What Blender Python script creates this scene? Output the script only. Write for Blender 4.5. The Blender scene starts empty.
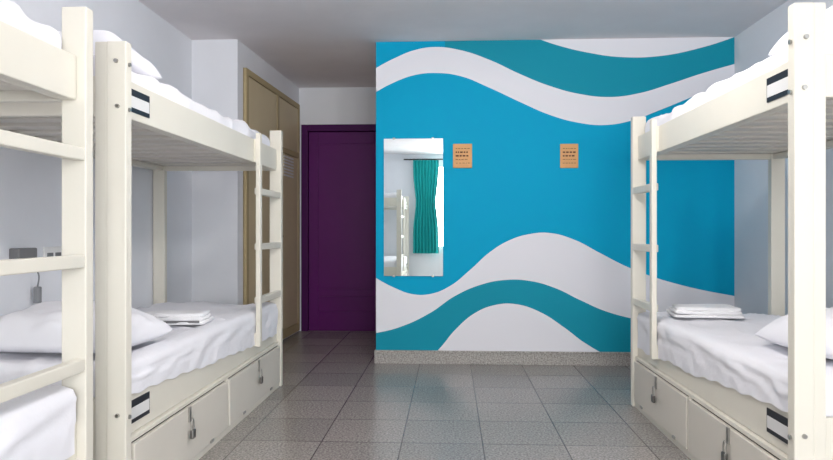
import bpy, bmesh, math, random
from mathutils import Vector, noise, Matrix
random.seed(3)
F=673.0; H=1.05; Y0=231.0; TH=math.atan(0.05); C=math.cos(TH); S=math.sin(TH)
scn=bpy.context.scene
scn.view_settings.view_transform='Standard'
scn.view_settings.exposure=0.14
def PW(px,py,Y):   # photo estimate -> X,Z on a wall standing at depth Y
    u=(px-416.5)/F; z=Y/(C+u*S); return (u*z*C-z*S, H+(Y0-py)*z/F)
def lin(c):
    return tuple(((v/255)/12.92 if v/255<=0.04045 else ((v/255+0.055)/1.055)**2.4) for v in c)+(1,)
def mat(name,col,rough=0.5,metal=0,bump=0,bscale=40,var=0,spec=0.5):
    m=bpy.data.materials.new(name); m.use_nodes=True; nt=m.node_tree; b=nt.nodes['Principled BSDF']
    b.inputs['Base Color'].default_value=lin(col); b.inputs['Roughness'].default_value=rough
    b.inputs['Metallic'].default_value=metal; b.inputs['Specular IOR Level'].default_value=spec
    if bump or var:
        tc=nt.nodes.new('ShaderNodeTexCoord'); n=nt.nodes.new('ShaderNodeTexNoise'); n.inputs['Scale'].default_value=bscale
        n.inputs['Detail'].default_value=5
        nt.links.new(tc.outputs['Object'],n.inputs['Vector'])
        if bump:
            bp=nt.nodes.new('ShaderNodeBump'); bp.inputs['Strength'].default_value=bump; bp.inputs['Distance'].default_value=0.01
            nt.links.new(n.outputs['Fac'],bp.inputs['Height']); nt.links.new(bp.outputs['Normal'],b.inputs['Normal'])
        if var:
            n2=nt.nodes.new('ShaderNodeTexNoise'); n2.inputs['Scale'].default_value=3; n2.inputs['Detail'].default_value=4
            nt.links.new(tc.outputs['Object'],n2.inputs['Vector'])
            mx=nt.nodes.new('ShaderNodeMix'); mx.data_type='RGBA'
            mx.inputs[6].default_value=lin(tuple(v*(1-var) for v in col)); mx.inputs[7].default_value=lin(tuple(min(255,v*(1+var)) for v in col))
            nt.links.new(n2.outputs['Fac'],mx.inputs[0]); nt.links.new(mx.outputs[2],b.inputs['Base Color'])
    return m
M_wall=mat('wall_paint',(233,235,241),0.7,bump=0.08,bscale=60,var=0.02)
M_ceil=mat('ceiling_paint',(238,233,235),0.8,bump=0.15,bscale=30,var=0.03)
M_wood=mat('cream_painted_wood',(228,224,212),0.38,bump=0.05,bscale=25,var=0.02)
M_wood2=mat('cream_painted_panel',(220,215,205),0.42,bump=0.05,bscale=25,var=0.03)
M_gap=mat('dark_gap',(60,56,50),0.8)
M_sheet=mat('white_cotton',(240,240,246),0.85,bump=0.35,bscale=14,spec=0.2)
M_towel=mat('towel_cotton',(244,244,247),0.95,bump=0.5,bscale=120,spec=0.1)
M_purple=mat('purple_paint',(90,8,96),0.42,var=0.05,spec=0.25)
M_purple2=mat('purple_frame_paint',(72,6,80),0.45,spec=0.2)
M_beige=mat('beige_closet_paint',(206,190,155),0.5,var=0.04)
M_beige2=mat('beige_closet_dark',(178,160,122),0.6)
M_metal=mat('steel',(178,176,172),0.3,metal=1)
M_lock=mat('padlock_steel',(120,118,116),0.35,metal=0.9)
M_dark=mat('dark_metal',(50,46,44),0.4,metal=0.7)
M_black=mat('black_label',(20,24,34),0.4)
M_white=mat('white_label',(225,225,225),0.5)
M_plaque=mat('orange_wood_plaque',(218,164,110),0.55,var=0.1,spec=0.3)
M_ink=mat('engraving',(90,50,26),0.7)
M_teal=mat('teal_curtain',(0,165,165),0.8,bump=0.2)
M_frame=mat('window_frame_white',(230,230,230),0.4)
M_plast=mat('grey_plastic',(120,120,122),0.5)
M_cable=mat('grey_cable',(140,142,146),0.5)
M_mirror=mat('mirror_glass',(222,230,230),0.01,metal=1)
M_brass=mat('aged_brass',(150,120,70),0.35,metal=1)
M_globe=mat('fill_globe_glow',(255,250,240),0.3)
_b=M_globe.node_tree.nodes['Principled BSDF']; _b.inputs['Emission Color'].default_value=(1,0.97,0.93,1); _b.inputs['Emission Strength'].default_value=80  # glow of the unseen globe added to brighten the far room

def stone(name,base,lo,hi,tile=None,rough=0.25):
    m=bpy.data.materials.new(name); m.use_nodes=True; nt=m.node_tree; L=nt.links; b=nt.nodes['Principled BSDF']
    g=nt.nodes.new('ShaderNodeNewGeometry')
    n=nt.nodes.new('ShaderNodeTexNoise'); n.inputs['Scale'].default_value=90; n.inputs['Detail'].default_value=4; n.inputs['Roughness'].default_value=0.7
    L.new(g.outputs['Position'],n.inputs['Vector'])
    r=nt.nodes.new('ShaderNodeValToRGB'); e=r.color_ramp.elements
    e[0].position=0.36; e[0].color=lin(lo); e[1].position=0.66; e[1].color=lin(hi); k=e.new(0.5); k.color=lin(base)
    L.new(n.outputs['Fac'],r.inputs['Fac'])
    col=r.outputs['Color']
    n3=nt.nodes.new('ShaderNodeTexNoise'); n3.inputs['Scale'].default_value=1.3; n3.inputs['Detail'].default_value=3
    L.new(g.outputs['Position'],n3.inputs['Vector'])
    if tile:
        mp=nt.nodes.new('ShaderNodeMapping'); mp.inputs['Location'].default_value=(-tile[1],-tile[2],0)
        L.new(g.outputs['Position'],mp.inputs['Vector'])
        br=nt.nodes.new('ShaderNodeTexBrick'); br.offset=0; br.inputs['Scale'].default_value=1
        br.inputs['Brick Width'].default_value=tile[0]; br.inputs['Row Height'].default_value=tile[0]
        br.inputs['Mortar Size'].default_value=0.0035; br.inputs['Mortar Smooth'].default_value=0.2
        br.inputs['Color1'].default_value=(0.86,0.86,0.86,1); br.inputs['Color2'].default_value=(1.1,1.09,1.08,1)
        br.inputs['Mortar'].default_value=(0.34,0.33,0.32,1)
        L.new(mp.outputs['Vector'],br.inputs['Vector'])
        mx=nt.nodes.new('ShaderNodeMix'); mx.data_type='RGBA'; mx.blend_type='MULTIPLY'; mx.inputs[0].default_value=1
        L.new(col,mx.inputs[6]); L.new(br.outputs['Color'],mx.inputs[7]); col=mx.outputs[2]
        bp=nt.nodes.new('ShaderNodeBump'); bp.invert=True; bp.inputs['Strength'].default_value=0.4; bp.inputs['Distance'].default_value=0.003
        L.new(br.outputs['Fac'],bp.inputs['Height']); L.new(bp.outputs['Normal'],b.inputs['Normal'])
    mr=nt.nodes.new('ShaderNodeMapRange'); mr.inputs['To Min'].default_value=rough-0.02; mr.inputs['To Max'].default_value=rough+0.05
    L.new(n3.outputs['Fac'],mr.inputs['Value']); L.new(mr.outputs['Result'],b.inputs['Roughness'])
    L.new(col,b.inputs['Base Color']); return m
M_floor=stone('granite_tile',(146,141,137),(110,106,103),(180,176,170),tile=(0.4,0.16,0.13),rough=0.22)
M_base=stone('granite_skirting',(165,161,156),(122,119,116),(200,196,192),rough=0.4)

# ------------ geometry helpers
def finish(ob,m,parent=None,smooth=False,bevel=0,seg=2):
    if m is not None: ob.data.materials.append(m)
    bpy.context.collection.objects.link(ob)
    if smooth:
        for p in ob.data.polygons: p.use_smooth=True
    if bevel:
        md=ob.modifiers.new('Bevel','BEVEL'); md.width=bevel; md.segments=seg; md.limit_method='ANGLE'
    if parent: ob.parent=parent
    return ob
def empty(name,loc=(0,0,0)):
    e=bpy.data.objects.new(name,None); e.location=(0,0,0); e.empty_display_size=0.1
    bpy.context.collection.objects.link(e); return e
def boxes(name,lst,m,parent=None,bevel=0):
    me=bpy.data.meshes.new(name); bm=bmesh.new()
    for (x0,x1,y0,y1,z0,z1) in lst:
        x0,x1=min(x0,x1),max(x0,x1); y0,y1=min(y0,y1),max(y0,y1)
        vs=[bm.verts.new((x,y,z)) for x in (x0,x1) for y in (y0,y1) for z in (z0,z1)]
        for f in ((0,1,3,2),(4,6,7,5),(0,4,5,1),(2,3,7,6),(0,2,6,4),(1,5,7,3)):
            bm.faces.new([vs[i] for i in f])
    bmesh.ops.recalc_face_normals(bm,faces=bm.faces)
    bm.to_mesh(me); bm.free()
    ob=bpy.data.objects.new(name,me); return finish(ob,m,parent,bevel=bevel)
def prism(name,pts,z0,z1,m,parent=None):
    me=bpy.data.meshes.new(name); bm=bmesh.new()
    a=[bm.verts.new((x,y,z0)) for x,y in pts]; b=[bm.verts.new((x,y,z1)) for x,y in pts]
    bm.faces.new(a); bm.faces.new(b)
    for i in range(len(pts)):
        j=(i+1)%len(pts); bm.faces.new((a[i],a[j],b[j],b[i]))
    bmesh.ops.recalc_face_normals(bm,faces=bm.faces)
    bm.to_mesh(me); bm.free(); return finish(bpy.data.objects.new(name,me),m,parent)
def cyl(name,p,axis,r,l,m,parent=None,n=20):
    me=bpy.data.meshes.new(name); bm=bmesh.new()
    bmesh.ops.create_cone(bm,cap_ends=True,segments=n,radius1=r,radius2=r*0.85 if l<0.02 else r,depth=l)
    rot={'X':Matrix.Rotation(math.pi/2,4,'Y'),'Y':Matrix.Rotation(math.pi/2,4,'X'),'Z':Matrix.Identity(4)}[axis]
    bm.transform(Matrix.Translation(p)@rot); bm.to_mesh(me); bm.free()
    return finish(bpy.data.objects.new(name,me),m,parent,smooth=False)
def tube(name,pts,r,m,parent=None):
    cu=bpy.data.curves.new(name,'CURVE'); cu.dimensions='3D'; cu.bevel_depth=r; cu.bevel_resolution=3
    s=cu.splines.new('NURBS'); s.points.add(len(pts)-1); s.use_endpoint_u=True; s.order_u=3
    for i,p in enumerate(pts): s.points[i].co=(*p,1)
    ob=bpy.data.objects.new(name,cu); cu.materials.append(m); bpy.context.collection.objects.link(ob)
    if parent: ob.parent=parent
    return ob
def softbox(name,x0,x1,y0,y1,z0,z1,r,m,parent=None,amp=0.006,freq=5,step=0.03,seed=0,topamp=1.0):
    x0,x1=min(x0,x1),max(x0,x1)
    me=bpy.data.meshes.new(name); bm=bmesh.new()
    nx=max(4,int((x1-x0)/step)); ny=max(4,int((y1-y0)/step)); nz=max(4,int((z1-z0)/min(step,0.02)))
    V={}
    def v(i,j,k):
        if (i,j,k) not in V:
            p=Vector((x0+(x1-x0)*i/nx,y0+(y1-y0)*j/ny,z0+(z1-z0)*k/nz))
            c=Vector((min(max(p.x,x0+r),x1-r),min(max(p.y,y0+r),y1-r),min(max(p.z,z0+r),z1-r)))
            d=p-c
            if d.length>1e-6:
                q=c+d.normalized()*r
                if sum(abs(t)>1e-6 for t in d)>1: p=q
            if k>0:
                w=noise.noise(Vector((p.x*freq*0.7,p.y*freq,p.z*freq+seed)))+0.5*noise.noise(Vector((p.x*freq*2.2+p.y*freq*1.5,p.y*freq*1.2,p.z*freq+seed+9)))
                rid=1-abs(noise.noise(Vector((p.x*freq*0.9+p.y*2,p.y*freq*0.5-p.x,seed+3))))*2
                nrm=d.normalized() if d.length>1e-6 else Vector((0,0,1))
                p=p+nrm*amp*(w+0.9*max(0,rid)**4)
            V[(i,j,k)]=bm.verts.new(p)
        return V[(i,j,k)]
    for i in range(nx):
        for j in range(ny):
            for k in (0,nz): bm.faces.new((v(i,j,k),v(i+1,j,k),v(i+1,j+1,k),v(i,j+1,k)))
    for i in range(nx):
        for k in range(nz):
            for j in (0,ny): bm.faces.new((v(i,j,k),v(i+1,j,k),v(i+1,j,k+1),v(i,j,k+1)))
    for j in range(ny):
        for k in range(nz):
            for i in (0,nx): bm.faces.new((v(i,j,k),v(i,j+1,k),v(i,j+1,k+1),v(i,j,k+1)))
    bmesh.ops.recalc_face_normals(bm,faces=bm.faces)
    bm.to_mesh(me); bm.free(); return finish(bpy.data.objects.new(name,me),m,parent,smooth=True)
def pillow(cx,cy,z,a,b,h,rot=0,tilt=0,seed=0):
    me=bpy.data.meshes.new('pillow'); bm=bmesh.new(); n=44
    for s in (1,-1):
        g=[]
        for i in range(n+1):
            row=[]
            for j in range(n+1):
                u=-math.cos(math.pi*i/n); w=-math.cos(math.pi*j/n)
                t=h*max(0,(1-abs(u)**4)*(1-abs(w)**4))**0.5
                x=a*u*(1-0.05*(1-w*w)-0.03*w*w*w*w); y=b*w*(1-0.05*(1-u*u)-0.03*u**4)
                nz=noise.noise(Vector((x*6+seed,y*6,seed)))*0.14+noise.noise(Vector((x*15+seed,y*11,seed+4)))*0.06
                cr_=1-abs(noise.noise(Vector((x*5+y*4+seed*2,y*9-x*3,seed+7))))*2
                nz-=0.10*max(0,cr_)**4
                if s==1: zz=t*(0.74+nz)
                else: zz=-t*0.28
                row.append(bm.verts.new((x,y,zz+h*0.28)))
            g.append(row)
        for i in range(n):
            for j in range(n): bm.faces.new((g[i][j],g[i+1][j],g[i+1][j+1],g[i][j+1]))
    bmesh.ops.remove_doubles(bm,verts=bm.verts,dist=0.0004)
    bmesh.ops.recalc_face_normals(bm,faces=bm.faces)
    bm.to_mesh(me); bm.free()
    ob=bpy.data.objects.new('pillow',me); finish(ob,M_sheet,smooth=True)
    ob.location=(cx,cy,z); ob.rotation_euler=(tilt,0,rot); return ob

# ------------ room shell
CE=2.553; YM=5.33; XR=2.2; XL=-2.03; YR=-2.5; YD=7.0
boxes('floor',[(XL-0.1,XR+0.1,YR-0.1,YD+0.25,-0.1,0)],M_floor)
boxes('ceiling',[(XL-0.1,XR+0.1,YR-0.1,YD+0.25,CE,CE+0.1)],M_ceil)
boxes('wall_left',[(XL-0.1,XL,YR-0.1,YD+0.1,0,CE)],M_wall)
# right wall with an unseen side window added to light the left bunks
wy0,wy1,wz0,wz1=-1.9,-0.3,0.95,2.2
boxes('wall_right',[(XR,XR+0.1,YR-0.1,wy0,0,CE),(XR,XR+0.1,wy1,YM+0.12,0,CE),(XR,XR+0.1,wy0,wy1,0,wz0),(XR,XR+0.1,wy0,wy1,wz1,CE)],M_wall)
rx0,rx1,rz0,rz1=-0.45,1.55,0.7,2.35
boxes('wall_rear',[(XL,rx0,YR-0.1,YR,0,CE),(rx1,XR,YR-0.1,YR,0,CE),(rx0,rx1,YR-0.1,YR,0,rz0),(rx0,rx1,YR-0.1,YR,rz1,CE)],M_wall)
w=empty('window_1')
t=0.05; xm=(rx0+rx1)/2
boxes('frame',[(rx0,rx0+t,YR-0.08,YR-0.02,rz0,rz1),(rx1-t,rx1,YR-0.08,YR-0.02,rz0,rz1),(rx0+t,rx1-t,YR-0.08,YR-0.02,rz0,rz0+t),(rx0+t,rx1-t,YR-0.08,YR-0.02,rz1-t,rz1),(xm-t/2,xm+t/2,YR-0.08,YR-0.02,rz0+t,rz1-t)],M_frame,w)
w=empty('added_side_window')  # frame of the side window added for its light
ym=(wy0+wy1)/2
boxes('frame',[(XR+0.02,XR+0.08,wy0,wy0+t,wz0,wz1),(XR+0.02,XR+0.08,wy1-t,wy1,wz0,wz1),(XR+0.02,XR+0.08,wy0+t,wy1-t,wz0,wz0+t),(XR+0.02,XR+0.08,wy0+t,wy1-t,wz1-t,wz1),(XR+0.02,XR+0.08,ym-t/2,ym+t/2,wz0+t,wz1-t)],M_frame,w)
prism('wall_closet',[(XL,5.2),(-1.665,5.2),(-1.585,YD),(XL,YD)],0,CE,M_wall)
boxes('wall_corridor',[(-0.589,-0.489,YM+0.12,YD,0,CE)],M_wall)
dx0,dx1,dz=-1.56,-0.62,2.165
boxes('wall_entry',[(-1.585,dx0,YD,YD+0.1,0,dz),(dx1,-0.489,YD,YD+0.1,0,dz),(-1.7,-0.489,YD,YD+0.1,dz,CE)],M_wall)

# mural wall
def curve_node(nt,pts,zs):
    fc=nt.nodes.new('ShaderNodeFloatCurve'); cm=fc.mapping; c=cm.curves[0]
    P=[]
    for px,py in pts:
        X,Z=PW(px,py,YM); P.append((min(1,max(0,(X+0.589)/2.789)),max(0,Z/2.8)))
    c.points[0].location=P[0]; c.points[1].location=P[-1]
    for p in P[1:-1]: c.points.new(*p)
    c.points[0].location=(0,c.points[0].location[1]); 
    cm.update(); return fc
m=bpy.data.materials.new('wave_mural_paint'); m.use_nodes=True; nt=m.node_tree; L=nt.links; b=nt.nodes['Principled BSDF']
b.inputs['Roughness'].default_value=0.6; b.inputs['Specular IOR Level'].default_value=0.12
g=nt.nodes.new('ShaderNodeNewGeometry'); sp=nt.nodes.new('ShaderNodeSeparateXYZ'); L.new(g.outputs['Position'],sp.inputs[0])
ax=nt.nodes.new('ShaderNodeMath'); ax.operation='ADD'; ax.inputs[1].default_value=0.589; L.new(sp.outputs['X'],ax.inputs[0])
dv=nt.nodes.new('ShaderNodeMath'); dv.operation='DIVIDE'; dv.inputs[1].default_value=2.789; L.new(ax.outputs[0],dv.inputs[0])
dz_=nt.nodes.new('ShaderNodeMath'); dz_.operation='DIVIDE'; dz_.inputs[1].default_value=2.8; L.new(sp.outputs['Z'],dz_.inputs[0])
WHITE=lin((236,236,243)); BLUE=lin((0,164,206)); TEAL=lin((22,148,172))
def mixn(fac,a,bcol):
    mx=nt.nodes.new('ShaderNodeMix'); mx.data_type='RGBA'; L.new(fac,mx.inputs[0])
    if isinstance(a,tuple): mx.inputs[6].default_value=a
    else: L.new(a,mx.inputs[6])
    if isinstance(bcol,tuple): mx.inputs[7].default_value=bcol
    else: L.new(bcol,mx.inputs[7])
    return mx.outputs[2]
lt=nt.nodes.new('ShaderNodeMath'); lt.operation='LESS_THAN'; lt.inputs[1].default_value=(PW(445,50,YM)[0]+0.589)/2.789; L.new(dv.outputs[0],lt.inputs[0])
tb=mixn(lt.outputs[0],TEAL,BLUE)
curves=[
 ([(376,15),(480,18),(530,36),(560,46),(590,53),(620,57),(660,56),(700,48),(737,37)],tb),
 ([(376,68),(395,58),(415,50),(435,47),(460,50),(490,60),(520,74),(550,86),(580,94),(610,97),(640,93),(670,84),(700,74),(737,64)],WHITE),
 ([(376,92),(395,82),(415,75),(435,73),(460,76),(490,88),(520,102),(550,115),(580,123),(605,125),(630,121),(660,110),(700,94),(737,82)],BLUE),
 ([(376,278),(395,288),(412,294),(430,294),(450,286),(470,270),(490,252),(510,240),(530,234),(550,233),(575,240),(600,253),(630,268),(670,282),(737,296)],WHITE),
 ([(376,333),(400,327),(430,313),(455,296),(480,285),(505,280),(530,281),(555,288),(580,300),(605,311),(640,320),(680,325),(737,327)],TEAL),
 ([(376,362),(425,362),(440,348),(455,330),(475,313),(495,305),(515,304),(540,312),(565,328),(585,343),(610,356),(640,362),(737,362)],WHITE)]
col=WHITE
for pts,c in curves:
    fc=curve_node(nt,pts,2.8); L.new(dv.outputs[0],fc.inputs['Value'])
    l=nt.nodes.new('ShaderNodeMath'); l.operation='LESS_THAN'; L.new(dz_.outputs[0],l.inputs[0]); L.new(fc.outputs[0],l.inputs[1])
    col=mixn(l.outputs[0],col,c)
L.new(col,b.inputs['Base Color'])
n=nt.nodes.new('ShaderNodeTexNoise'); n.inputs['Scale'].default_value=70; L.new(g.outputs['Position'],n.inputs['Vector'])
bp=nt.nodes.new('ShaderNodeBump'); bp.inputs['Strength'].default_value=0.1; bp.inputs['Distance'].default_value=0.005; L.new(n.outputs['Fac'],bp.inputs['Height']); L.new(bp.outputs['Normal'],b.inputs['Normal'])
boxes('wall_mural',[(-0.589,XR,YM,YM+0.12,0,CE)],m)
boxes('baseboard_mural',[(-0.60,XR,YM-0.018,YM,0,0.092),(-0.60,XR,YM-0.026,YM,0.092,0.105)],M_base,bevel=0.002)
boxes('baseboard_corridor',[(-0.60,-0.589,YM,YD,0,0.1)],M_base)

# entry door
d=empty('door_1')
boxes('frame',[(dx0,dx0+0.07,YD-0.015,YD+0.1,0,dz),(dx1-0.07,dx1,YD-0.015,YD+0.1,0,dz),(dx0+0.07,dx1-0.07,YD-0.015,YD+0.1,dz-0.07,dz)],M_purple2,d,bevel=0.004)
lx0,lx1=dx0+0.072,dx1-0.072; ly=YD+0.03
boxes('leaf',[(lx0,lx1,ly+0.010,ly+0.045,0.0,dz-0.073)],M_purple,d)
st=0.1
rails=[(lx0,lx0+st,ly,ly+0.011,0.0,dz-0.073),(lx1-st,lx1,ly,ly+0.011,0.0,dz-0.073)]
for z0,z1 in ((0.0,0.2),(0.36,0.44),(dz-0.2,dz-0.073)): rails.append((lx0+st,lx1-st,ly,ly+0.011,z0,z1))
boxes('leaf_panelling',rails,M_purple,d,bevel=0.004)
cyl('handle_rose',(lx1-0.05,ly-0.004,1.05),'Y',0.025,0.01,M_metal,d)
cyl('handle_knob',(lx1-0.05,ly-0.03,1.05),'Y',0.022,0.05,M_metal,d)
# hallway wall behind door so no sky leaks in around it
boxes('wall_hallway',[(XL-0.1,-0.3,YD+0.2,YD+0.25,0,CE)],M_wall)

# beige closet doors built in to closet wall (slightly angled like the wall)
cl=empty('built_in_closet'); 
a=math.atan2(0.08,1.8)
cl.location=(-1.665,5.2,0); cl.rotation_euler=(0,0,-a)
def cbox(nm,l,m_,bv=0): return boxes(nm,l,m_,cl,bevel=bv)
y0c,y1c,ym_c=0.12,1.72,0.98
cbox('carcass',[(0.002,0.01,y0c,y1c,0.02,2.36)],M_beige2)
cbox('frame',[(0.002,0.03,y0c,y0c+0.06,0.02,2.36),(0.002,0.03,y1c-0.05,y1c,0.02,2.36),(0.002,0.03,ym_c-0.03,ym_c+0.03,0.02,2.36),
   (0.002,0.03,y0c+0.06,ym_c-0.03,2.31,2.36),(0.002,0.03,ym_c+0.03,y1c-0.05,2.31,2.36),(0.002,0.03,y0c+0.06,ym_c-0.03,1.8,1.85),(0.002,0.03,ym_c+0.03,y1c-0.05,1.8,1.85),
   (0.002,0.03,y0c+0.06,ym_c-0.03,0.02,0.1),(0.002,0.03,ym_c+0.03,y1c-0.05,0.02,0.1)],M_beige2,0.002)
cbox('door_panels',[(0.008,0.024,y0c+0.066,ym_c-0.036,1.856,2.304),(0.008,0.024,ym_c+0.036,y1c-0.056,1.856,2.304),
   (0.008,0.024,y0c+0.066,ym_c-0.036,0.106,1.794),(0.008,0.024,ym_c+0.036,y1c-0.056,0.106,1.794)],M_beige,0.003)
lv=[]
for i in range(7): lv.append((0.024,0.032,ym_c+0.18,ym_c+0.5,1.58+i*0.03,1.595+i*0.03))
cbox('louvre_slats',lv,M_frame)
cyl('knob_1',(0.035,ym_c-0.08,1.0),'X',0.012,0.03,M_brass,cl); cyl('knob_2',(0.035,ym_c+0.08,1.0),'X',0.012,0.03,M_brass,cl)

# mirror
mx0,mz1=PW(384,139,YM); mx1,mz0=PW(443,276,YM)
mi=empty('wall_mirror')
boxes('glass',[(mx0,mx1,YM-0.012,YM-0.006,mz0,mz1)],M_mirror,mi)
boxes('backing',[(mx0+0.002,mx1-0.002,YM-0.006,YM,mz0+0.002,mz1-0.002)],M_plast,mi)
for i,(x,z) in enumerate(((mx0+0.08,mz0),(mx1-0.08,mz0),(mx0+0.08,mz1),(mx1-0.08,mz1))):
    boxes('clip_%d'%(i+1),[(x-0.01,x+0.01,YM-0.016,YM,z-0.008,z+0.008)],M_metal,mi,bevel=0.002)

# plaques
for (a0,b0,a1,b1) in ((453,144,472,168),(560,144,578,168)):
    x0,z1=PW(a0,b0,YM); x1,z0=PW(a1,b1,YM)
    p=empty('wooden_plaque')
    boxes('board',[(x0,x1,YM-0.012,YM,z0,z1)],M_plaque,p,bevel=0.003)
    w_=x1-x0; h_=z1-z0; tx=[]
    for r in range(5):
        zc=z1-h_*(0.2+0.15*r); x=x0+w_*0.14
        big=(r in (1,2)) 
        while x<x1-w_*0.2:
            l=w_*random.uniform(0.06,0.16); tx.append((x,min(x+l,x1-w_*0.12),YM-0.0135,YM-0.012,zc-h_*(0.03 if big else 0.010),zc+h_*(0.03 if big else 0.010))); x+=l+w_*0.05
    boxes('lettering',tx,M_ink,p)

# curtains + rod (rear window, seen in the mirror)
cr=empty('curtain_rail')
cyl('rod',(0.55,YR+0.09,2.44),'X',0.012,2.9,M_dark,cr)
boxes('brackets',[(-0.8,-0.78,YR,YR+0.08,2.43,2.45),(1.88,1.9,YR,YR+0.08,2.43,2.45)],M_dark,cr)
def curtain(x0,x1,seed):
    me=bpy.data.meshes.new('curtain'); bm=bmesh.new(); nx,nz=90,24; g=[]
    for i in range(nx+1):
        r=[]
        for k in range(nz+1):
            f=k/nz; u=i/nx
            sq=1-0.22*math.exp(-((f-0.45)/0.2)**2)
            x=(x0+x1)/2+(u-0.5)*(x1-x0)*sq
            y=YR+0.09+0.035*math.sin(u*2*math.pi*8+seed+0.6*math.sin(f*4))*(0.6+0.4*f)
            r.append(bm.verts.new((x,y,2.426-f*1.81)))
        g.append(r)
    for i in range(nx):
        for k in range(nz): bm.faces.new((g[i][k],g[i+1][k],g[i+1][k+1],g[i][k+1]))
    bm.to_mesh(me); bm.free(); finish(bpy.data.objects.new('curtain',me),M_teal,smooth=True)
curtain(-0.72,-0.22,0); curtain(1.35,1.85,1.5)

# ------------ bunk beds
def bunk(xf,s,W,yn,yf,top_n,top_f,rz0,rz1,npw=0.11,sheets=True,seed=0,low=(0.455,0.36),lad=0.56):
    B=empty('bunk_bed')
    X=lambda dd: xf+s*dd
    def bb(nm,l,m_=M_wood,bv=0.004): return boxes(nm,[(X(a0),X(a1),b0,b1,c0,c1) for a0,a1,b0,b1,c0,c1 in l],m_,B,bevel=bv)
    pt=0.045; fpw=0.08
    bb('post_1',[(0,npw*0.62,yn,yn+pt,0,top_n)]); bb('post_1_inner',[(npw*0.62,npw,yn+0.004,yn+pt,0,top_n)])
    bb('post_2',[(0,fpw,yf-pt,yf,0,top_f)])
    bb('post_3',[(W-fpw,W,yn,yn+pt,0,top_n)]); bb('post_4',[(W-fpw,W,yf-pt,yf,0,top_f)])
    ya,yb=yn+pt,yf-pt
    bb('upper_rail_front',[(0.03,0.058,ya,yb,rz0,rz1)]); bb('upper_rail_wall',[(W-0.045,W-0.015,ya,yb,rz0,rz1)])
    bb('upper_ledgers',[(0.058,0.085,ya,yb,rz0,rz0+0.03),(W-0.072,W-0.045,ya,yb,rz0,rz0+0.03)])
    bb('upper_end_rails',[(npw,W-fpw,yn+0.01,yn+0.04,rz0,rz1),(fpw,W-fpw,yf-0.04,yf-0.01,rz0,rz1)])
    sl=[]; nsl=12
    for i in range(nsl):
        yy=ya+0.02+(yb-ya-0.12)*i/(nsl-1); sl.append((0.06,W-0.047,yy,yy+0.09,rz0+0.03,rz0+0.046))
    bb('upper_slats',sl,M_wood2,0.002)
    softbox('upper_mattress',X(0.062),X(W-0.05),ya+0.01,yb-0.01,rz0+0.046,rz1+0.08,0.045,M_sheet,B,amp=0.017,freq=5,step=0.022,seed=seed)
    # lower storage base
    bb('lower_rail_front',[(0.03,0.058,ya,yb,0.305,0.455)]); bb('lower_rail_wall',[(W-0.045,W-0.015,ya,yb,0.305,0.455)])
    bb('lower_end_panels',[(npw,W-fpw,yn+0.01,yn+0.035,0.02,0.455),(fpw,W-fpw,yf-0.035,yf-0.01,0.02,0.455)])
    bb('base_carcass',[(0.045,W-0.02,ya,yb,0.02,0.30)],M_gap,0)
    mid=(yn+yf)/2
    bb('base_frame',[(0.012,0.045,ya,yb,0,0.03),(0.012,0.045,ya,yb,0.285,0.303),(0.012,0.045,mid-0.012,mid+0.012,0.03,0.285),(0.012,0.045,ya,ya+0.02,0.03,0.285),(0.012,0.045,yb-0.02,yb,0.03,0.285)],M_wood,0.002)
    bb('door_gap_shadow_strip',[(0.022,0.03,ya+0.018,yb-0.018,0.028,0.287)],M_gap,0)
    bb('base_divider',[(0.008,0.03,mid-0.010,mid+0.010,0.03,0.285)],M_wood,0.001)
    bb('locker_doors',[(0.002,0.022,ya+0.026,mid-0.018,0.037,0.277),(0.002,0.022,mid+0.018,yb-0.026,0.037,0.277)],M_wood2,0.003)
    bb('bed_deck',[(0.058,W-0.045,ya,yb,0.385,0.405)],M_wood2,0.002)
    softbox('lower_mattress',X(0.062),X(W-0.05),ya+0.01,yb-0.01,0.405,0.56,0.045,M_sheet,B,amp=0.016,freq=5,step=0.022,seed=seed+20)
    # hasps and padlocks
    for i,yc in enumerate(((ya+mid)/2,(mid+yb)/2)):
        bb('hasp_%d'%(i+1),[(-0.005,0.002,yc-0.011,yc+0.011,0.215,0.28)],M_metal,0.001)
        bb('padlock_body_%d'%(i+1),[(-0.024,-0.008,yc-0.017,yc+0.017,0.142,0.182)],M_lock,0.005)
        xs=X(-0.015)
        tube('padlock_shackle_%d'%(i+1),[(xs,yc-0.011,0.180),(xs,yc-0.012,0.212),(xs,yc-0.004,0.226),(xs,yc+0.004,0.226),(xs,yc+0.012,0.212),(xs,yc+0.011,0.180)],0.0035,M_metal,B)
        bb('hinges_%d'%(i+1),[(-0.004,0.003,yc-0.3,yc-0.26,0.037,0.05),(-0.004,0.003,yc+0.26,yc+0.3,0.037,0.05)],M_metal,0.001)
    # number labels
    for i,(zc) in enumerate(((rz0+rz1)/2,0.385)):
        bb('label_%d'%(i+1),[(0.026,0.031,ya+0.02,ya+0.20,zc-0.042,zc+0.042)],M_black,0)
        bb('label_face_%d'%(i+1),[(0.0245,0.027,ya+0.026,ya+0.194,zc-0.026,zc+0.016)],M_white,0)
    # ladder
    ls=yf-lad
    bb('ladder_stile',[(-0.010,0.018,ls-0.022,ls+0.020,0.36,rz1+0.035)])
    bb('ladder_stile_block',[(0.018,0.03,ls-0.02,ls+0.018,rz0,rz1),(0.018,0.03,ls-0.02,ls+0.018,0.36,0.44)])
    for i,z in enumerate((1.29,0.955,0.63)):
        bb('ladder_rung_%d'%(i+1),[(0.002,0.038,ls+0.020,yf-pt,z-0.02,z+0.02)])
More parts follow.
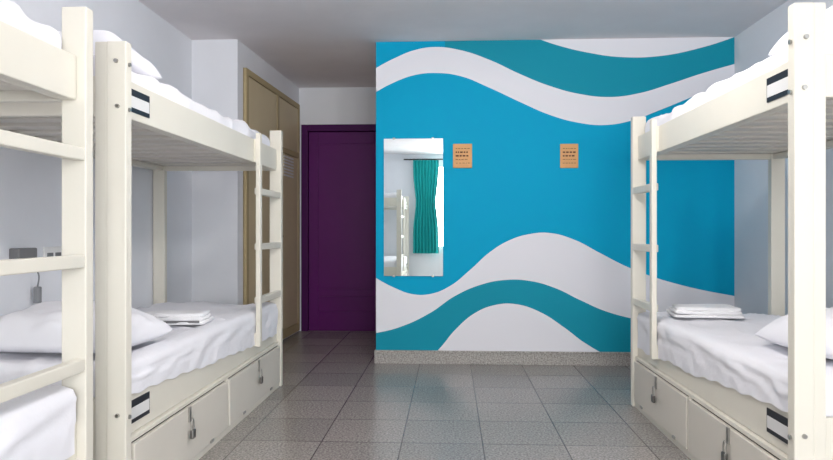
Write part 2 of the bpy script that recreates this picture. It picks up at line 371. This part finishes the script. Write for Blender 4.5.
    # bolts
    for i,(dd,z) in enumerate(((0.03,rz0+0.03),(0.035,rz1+0.05),(0.03,0.4))):
        cyl('bolt_%d'%(i+1),(X(dd),yn-0.004,z),'Y',0.008,0.008,M_metal,B)
        cyl('bolt_side_%d'%(i+1),(X(-0.003),yn+0.022,z-0.01),'X',0.008,0.008,M_metal,B)
    # draped sheet over lower rail
    if sheets:
        me=bpy.data.meshes.new('draped_sheet'); bm=bmesh.new(); ny,nk=200,14; g=[]
        for j in range(ny+1):
            r=[]; f=j/ny; y=ya+0.02+(yb-ya-0.04)*f
            zb=low[0]+(low[1]-low[0])*min(1,f*1.25)+0.014*noise.noise(Vector((y*3,seed,0)))+0.004*math.sin(y*40)
            for k in range(nk+1):
                q=k/nk
                if k<=3: dd=0.12-0.09*(k/3); z=0.572-0.014*(k/3)**3
                else:
                    t_=(k-3)/(nk-3); dd=0.023+0.007*noise.noise(Vector((y*11+t_*1.5,seed,t_*1.2))); z=0.55+(zb-0.55)*t_
                    if t_<0.5: dd+=0.010*(noise.noise(Vector((y*5+t_*3,seed+5,t_*3))))
                lim=0.0195 if ls-0.05<y<ls+0.05 else 0.006
                dd=max(dd,lim)
                if z<0.46: dd=min(dd,0.0285)
                r.append(bm.verts.new((X(dd),y,z)))
            g.append(r)
        for j in range(ny):
            for k in range(nk): bm.faces.new((g[j][k],g[j+1][k],g[j+1][k+1],g[j][k+1]))
        bmesh.ops.recalc_face_normals(bm,faces=bm.faces); bm.to_mesh(me); bm.free()
        finish(bpy.data.objects.new('draped_sheet',me),M_sheet,B,smooth=True)
    return B
bunk(-1.14,-1,0.885,2.315,4.54,1.72,1.73,1.46,1.60,npw=0.115,seed=1)          # left, far
bunk(-1.14,-1,0.885,-0.08,2.10,1.75,1.755,1.46,1.60,npw=0.11,seed=5)        # left, near
bunk(1.09,1,0.89,2.19,4.13,1.775,1.735,1.475,1.615,npw=0.10,seed=9,lad=0.44)         # right
bunk(-0.80,-1,0.885,-2.40,-0.40,1.72,1.73,1.46,1.60,npw=0.10,seed=13)       # behind camera, seen in mirror

pillow(-1.56,2.66,1.672,0.32,0.22,0.17,rot=0.05,seed=1)
pillow(-1.56,2.70,0.568,0.34,0.23,0.17,rot=-0.06,seed=2)
pillow(-1.54,1.62,1.672,0.34,0.23,0.17,rot=0.05,seed=3)
pillow(1.58,2.50,1.69,0.34,0.22,0.17,rot=0.05,seed=4)
pillow(1.62,2.70,0.568,0.32,0.25,0.17,rot=0.12,seed=5)

def towel(cx,cy,z,wx,wy,rot,stripe):
    T=empty('folded_towel'); T.location=(cx,cy,z); T.rotation_euler=(0,0,rot)
    for i in range(3):
        sh=0.012*i
        softbox('fold_%d'%(i+1),-wx/2+sh,wx/2-sh*0.5,-wy/2+sh,wy/2-sh,i*0.018,i*0.018+0.020,0.009,M_towel,T,amp=0.006,freq=9,step=0.02,seed=i+cx)
    if stripe: boxes('grey_stripe',[(-wx/2+0.04,wx/2-0.02,-wy/2-0.004,-wy/2+0.002,0.012,0.024)],M_plast,T)
towel(-1.42,3.42,0.575,0.34,0.22,0.1,True)
towel(1.42,3.85,0.575,0.36,0.26,-0.15,False)
towel(-1.35,1.55,0.575,0.28,0.2,0.2,False)

# outlet + charger on left wall
o=empty('wall_outlet')
boxes('plate',[(XL,XL+0.01,3.26,3.42,0.85,0.97)],M_frame,o,bevel=0.003)
boxes('sockets',[(XL+0.01,XL+0.013,3.28,3.33,0.88,0.94),(XL+0.01,XL+0.013,3.35,3.40,0.88,0.94)],M_plast,o,bevel=0.001)
o=empty('phone_charger')
boxes('adapter',[(XL,XL+0.05,3.0,3.14,0.90,0.97)],M_plast,o,bevel=0.006)
tube('cable',[(XL+0.04,3.12,0.90),(XL+0.05,3.14,0.86),(XL+0.04,3.17,0.82),(XL+0.03,3.17,0.78)],0.004,M_cable,o)
boxes('plug',[(XL+0.015,XL+0.045,3.155,3.185,0.70,0.78)],M_cable,o,bevel=0.006)

# ------------ glowing globe added as fill light (mid room, above the frame)
cp=empty('added_fill_globe')
cyl('canopy',(0.3,2.7,CE-0.012),'Z',0.07,0.024,M_frame,cp)
cyl('stem',(0.3,2.7,CE-0.06),'Z',0.01,0.08,M_frame,cp)
me=bpy.data.meshes.new('globe'); bm=bmesh.new(); bmesh.ops.create_uvsphere(bm,u_segments=32,v_segments=16,radius=0.12)
bm.transform(Matrix.Translation((0.3,2.7,CE-0.21))); bm.to_mesh(me); bm.free(); finish(bpy.data.objects.new('globe',me),M_globe,cp,smooth=True)

# ------------ lights: daylight through the rear window, fill through the added side one
def area(nm,loc,rot,sx,sy,e,colr):
    l=bpy.data.lights.new(nm,'AREA'); l.shape='RECTANGLE'; l.size=sx; l.size_y=sy; l.energy=e; l.color=colr
    o=bpy.data.objects.new(nm,l); o.location=loc; o.rotation_euler=rot; bpy.context.collection.objects.link(o)
area('window_daylight_rear',((rx0+rx1)/2,YR-0.12,(rz0+rz1)/2),(math.radians(90),0,0),rx1-rx0,rz1-rz0,170,(1,0.99,0.97))
area('added_side_fill',(XR+0.12,ym,(wz0+wz1)/2),(math.radians(90),0,math.radians(90)),wy1-wy0,wz1-wz0,30,(0.93,0.97,1))  # fill light outside the added side opening
wd=bpy.data.worlds.new('World'); scn.world=wd; wd.use_nodes=True; nt=wd.node_tree
bg=nt.nodes['Background']; bg.inputs[0].default_value=(0.75,0.87,1,1); bg.inputs[1].default_value=1.0

cam=bpy.data.cameras.new('camera'); co=bpy.data.objects.new('camera',cam); bpy.context.collection.objects.link(co)
cam.sensor_width=36; cam.lens=F/833*36; cam.shift_y=0.0012; cam.clip_start=0.02
co.location=(0,0,H); co.rotation_euler=(math.radians(90),0,TH)
scn.camera=co
